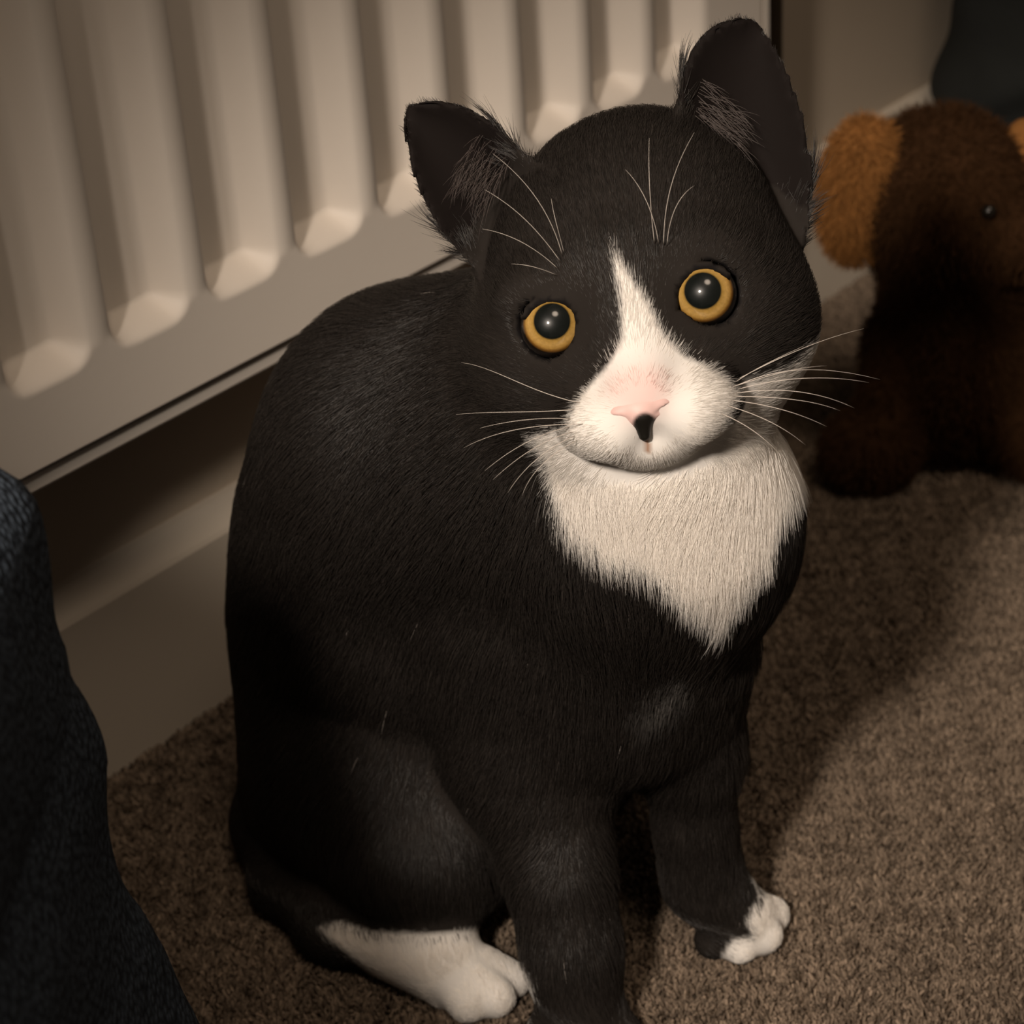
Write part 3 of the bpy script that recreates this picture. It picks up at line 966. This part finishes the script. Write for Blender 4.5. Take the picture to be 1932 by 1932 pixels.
# ------------------------------------------------------------------ ginger soft toy at the right edge
def soft_toy():
    yT = 1.17
    hcn = W(1775, 372, yT); bcn = W(1800, 680, yT + 0.01)
    root = thing('stuffed_toy', 'ginger brown plush stuffed toy with a rounded drooping ear at the right edge', 'stuffed toy', (hcn[0], yT, 0))
    G = Field(hcn + (-0.16, -0.14, 0) - (0, 0, hcn[2] + 0.004), hcn + (0.16, 0.12, 0.10), 0.003)
    G.ball(hcn, (0.052, 0.052, 0.052), 0.01)
    G.ball(hcn + np.array([0.038, -0.030, -0.016]), (0.028, 0.026, 0.022), 0.012)       # muzzle
    G.ball(bcn + np.array([0, 0, -0.01]), (0.046, 0.044, 0.075), 0.02)
    G.cone(bcn, 0.045, hcn, 0.03, 0.02)
    for sx in (-1, 1):                                                                    # arms and legs
        G.cone(bcn + np.array([sx * 0.04, -0.01, 0.02]), 0.018, bcn + np.array([sx * 0.05, -0.045, -0.035]), 0.016, 0.01)
    f0 = ground(1640, 848, 0.022); f1 = f0 + np.array([0.105, 0.0, 0.0])
    for f in (f0, f1):
        hip = np.array([bcn[0] + (f[0] - bcn[0]) * 0.45, bcn[1], 0.026])
        G.cone(hip, 0.027, f, 0.0235, 0.01)
        G.ball(f + np.array([-0.004, -0.008, 0.003]), (0.026, 0.022, 0.0245), 0.01)
    G.floor(0.0006)
    V, Q = G.mesh()
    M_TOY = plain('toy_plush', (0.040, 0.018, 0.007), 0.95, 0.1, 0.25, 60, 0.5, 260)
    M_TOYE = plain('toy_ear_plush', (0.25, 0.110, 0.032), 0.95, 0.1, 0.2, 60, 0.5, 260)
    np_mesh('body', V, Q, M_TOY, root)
    # drooping ears
    def ear_part(c, r, tilt, mat):
        E_ = Field(np.array(c) - 0.08, np.array(c) + 0.08, 0.003)
        ca, sa = math.cos(tilt), math.sin(tilt)
        A_ = np.array([[ca, 0, sa], [0, 1, 0], [-sa, 0, ca]])
        E_.ball(c, r, 0.01, A_)
        E_.ball(np.array(c) + A_[2] * r[2] * 0.3, (r[0] * .75, r[1] * 1.05, r[2] * .7), 0.01, A_)
        v, q_ = E_.mesh()
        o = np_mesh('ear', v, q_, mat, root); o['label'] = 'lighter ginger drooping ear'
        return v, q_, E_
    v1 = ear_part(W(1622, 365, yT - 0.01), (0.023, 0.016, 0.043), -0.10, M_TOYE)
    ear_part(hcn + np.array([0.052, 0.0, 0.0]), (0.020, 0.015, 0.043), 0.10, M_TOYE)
    M_BEAD = plain('toy_bead', (0.01, 0.008, 0.006), 0.15, 0.5)
    for sx in (-1, 1):
        c = hcn + np.array([0.030 + sx * 0.014, -0.040 + sx * 0.011, 0.010])
        sphere('eye', M_BEAD, root, Matrix.Translation(c.tolist()), 0.0045, 16, 8)
    sphere('nose', M_BEAD, root, Matrix.Translation((hcn + np.array([0.055, -0.051, -0.011])).tolist()) @ Matrix.Diagonal((1.3, .8, .9, 1)), 0.0065, 16, 8)
    # plush pile
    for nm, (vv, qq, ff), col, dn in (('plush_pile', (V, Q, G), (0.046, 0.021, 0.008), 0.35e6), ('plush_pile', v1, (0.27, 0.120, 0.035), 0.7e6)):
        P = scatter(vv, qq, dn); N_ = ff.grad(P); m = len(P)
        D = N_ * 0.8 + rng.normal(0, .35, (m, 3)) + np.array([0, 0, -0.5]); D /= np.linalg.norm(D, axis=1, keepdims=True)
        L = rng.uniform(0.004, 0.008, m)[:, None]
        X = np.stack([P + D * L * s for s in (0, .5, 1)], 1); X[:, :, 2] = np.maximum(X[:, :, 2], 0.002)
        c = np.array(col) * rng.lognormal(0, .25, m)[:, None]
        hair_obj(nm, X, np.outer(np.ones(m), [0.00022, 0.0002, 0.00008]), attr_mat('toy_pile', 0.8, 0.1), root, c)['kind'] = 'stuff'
soft_toy()

# ------------------------------------------------------------------ dark cloth bag behind the toy
def bag():
    c = np.array([0.455, 1.50, 0.0])
    root = thing('bag', 'dark grey slumped cloth bag standing behind the stuffed toy', 'bag', c.tolist())
    B = Field(c + (-0.2, -0.14, -0.004), c + (0.2, 0.14, 0.46), 0.005)
    B.ball(c + (0, 0, 0.14), (0.12, 0.085, 0.16), 0.03)
    B.ball(c + (0.02, 0, 0.29), (0.115, 0.075, 0.12), 0.03)
    B.cone(c + (-0.06, -0.03, 0.10), 0.045, c + (0.05, -0.05, 0.36), 0.03, 0.02)
    B.cone(c + (0.10, -0.03, 0.10), 0.05, c + (0.03, -0.05, 0.33), 0.03, 0.02)
    x, y, z = np.meshgrid(*[np.arange(B.n[k]) * B.h + B.lo[k] for k in range(3)], indexing='ij')
    B.D = (B.D + 0.006 * np.sin(60 * (x - .4 * z) + 3 * np.sin(25 * z))).astype('f')
    B.floor(0.0006)
    V, Q = B.mesh()
    M = plain('charcoal_cloth', (0.022, 0.024, 0.023), 0.9, 0.15, 0.2, 40, 0.4, 300)
    np_mesh('cloth_body', V, Q, M, root)
    t = np.linspace(0, math.pi, 20)
    tube('handle', [c + np.array([0.02 + 0.05 * math.cos(q), -0.02, 0.37 + 0.07 * math.sin(q)]) for q in t], 0.007, M, root, 8)
bag()

# ------------------------------------------------------------------ turn the room so that its wall runs along an axis
TURN = Matrix.Rotation(-math.atan2(WA[1], WA[0]), 4, 'Z')
for o in list(scn.objects):
    if o.type == 'EMPTY':
        o.location = TURN @ o.location
for o in list(scn.objects):
    if o.type == 'EMPTY':
        continue
    if o.parent is not None and o.parent.type == 'EMPTY':
        o.matrix_parent_inverse = Matrix.Translation(-o.parent.location)
    if o.type == 'MESH' and o.matrix_basis == Matrix.Identity(4):
        o.data.transform(TURN)
    else:
        o.matrix_basis = TURN @ o.matrix_basis
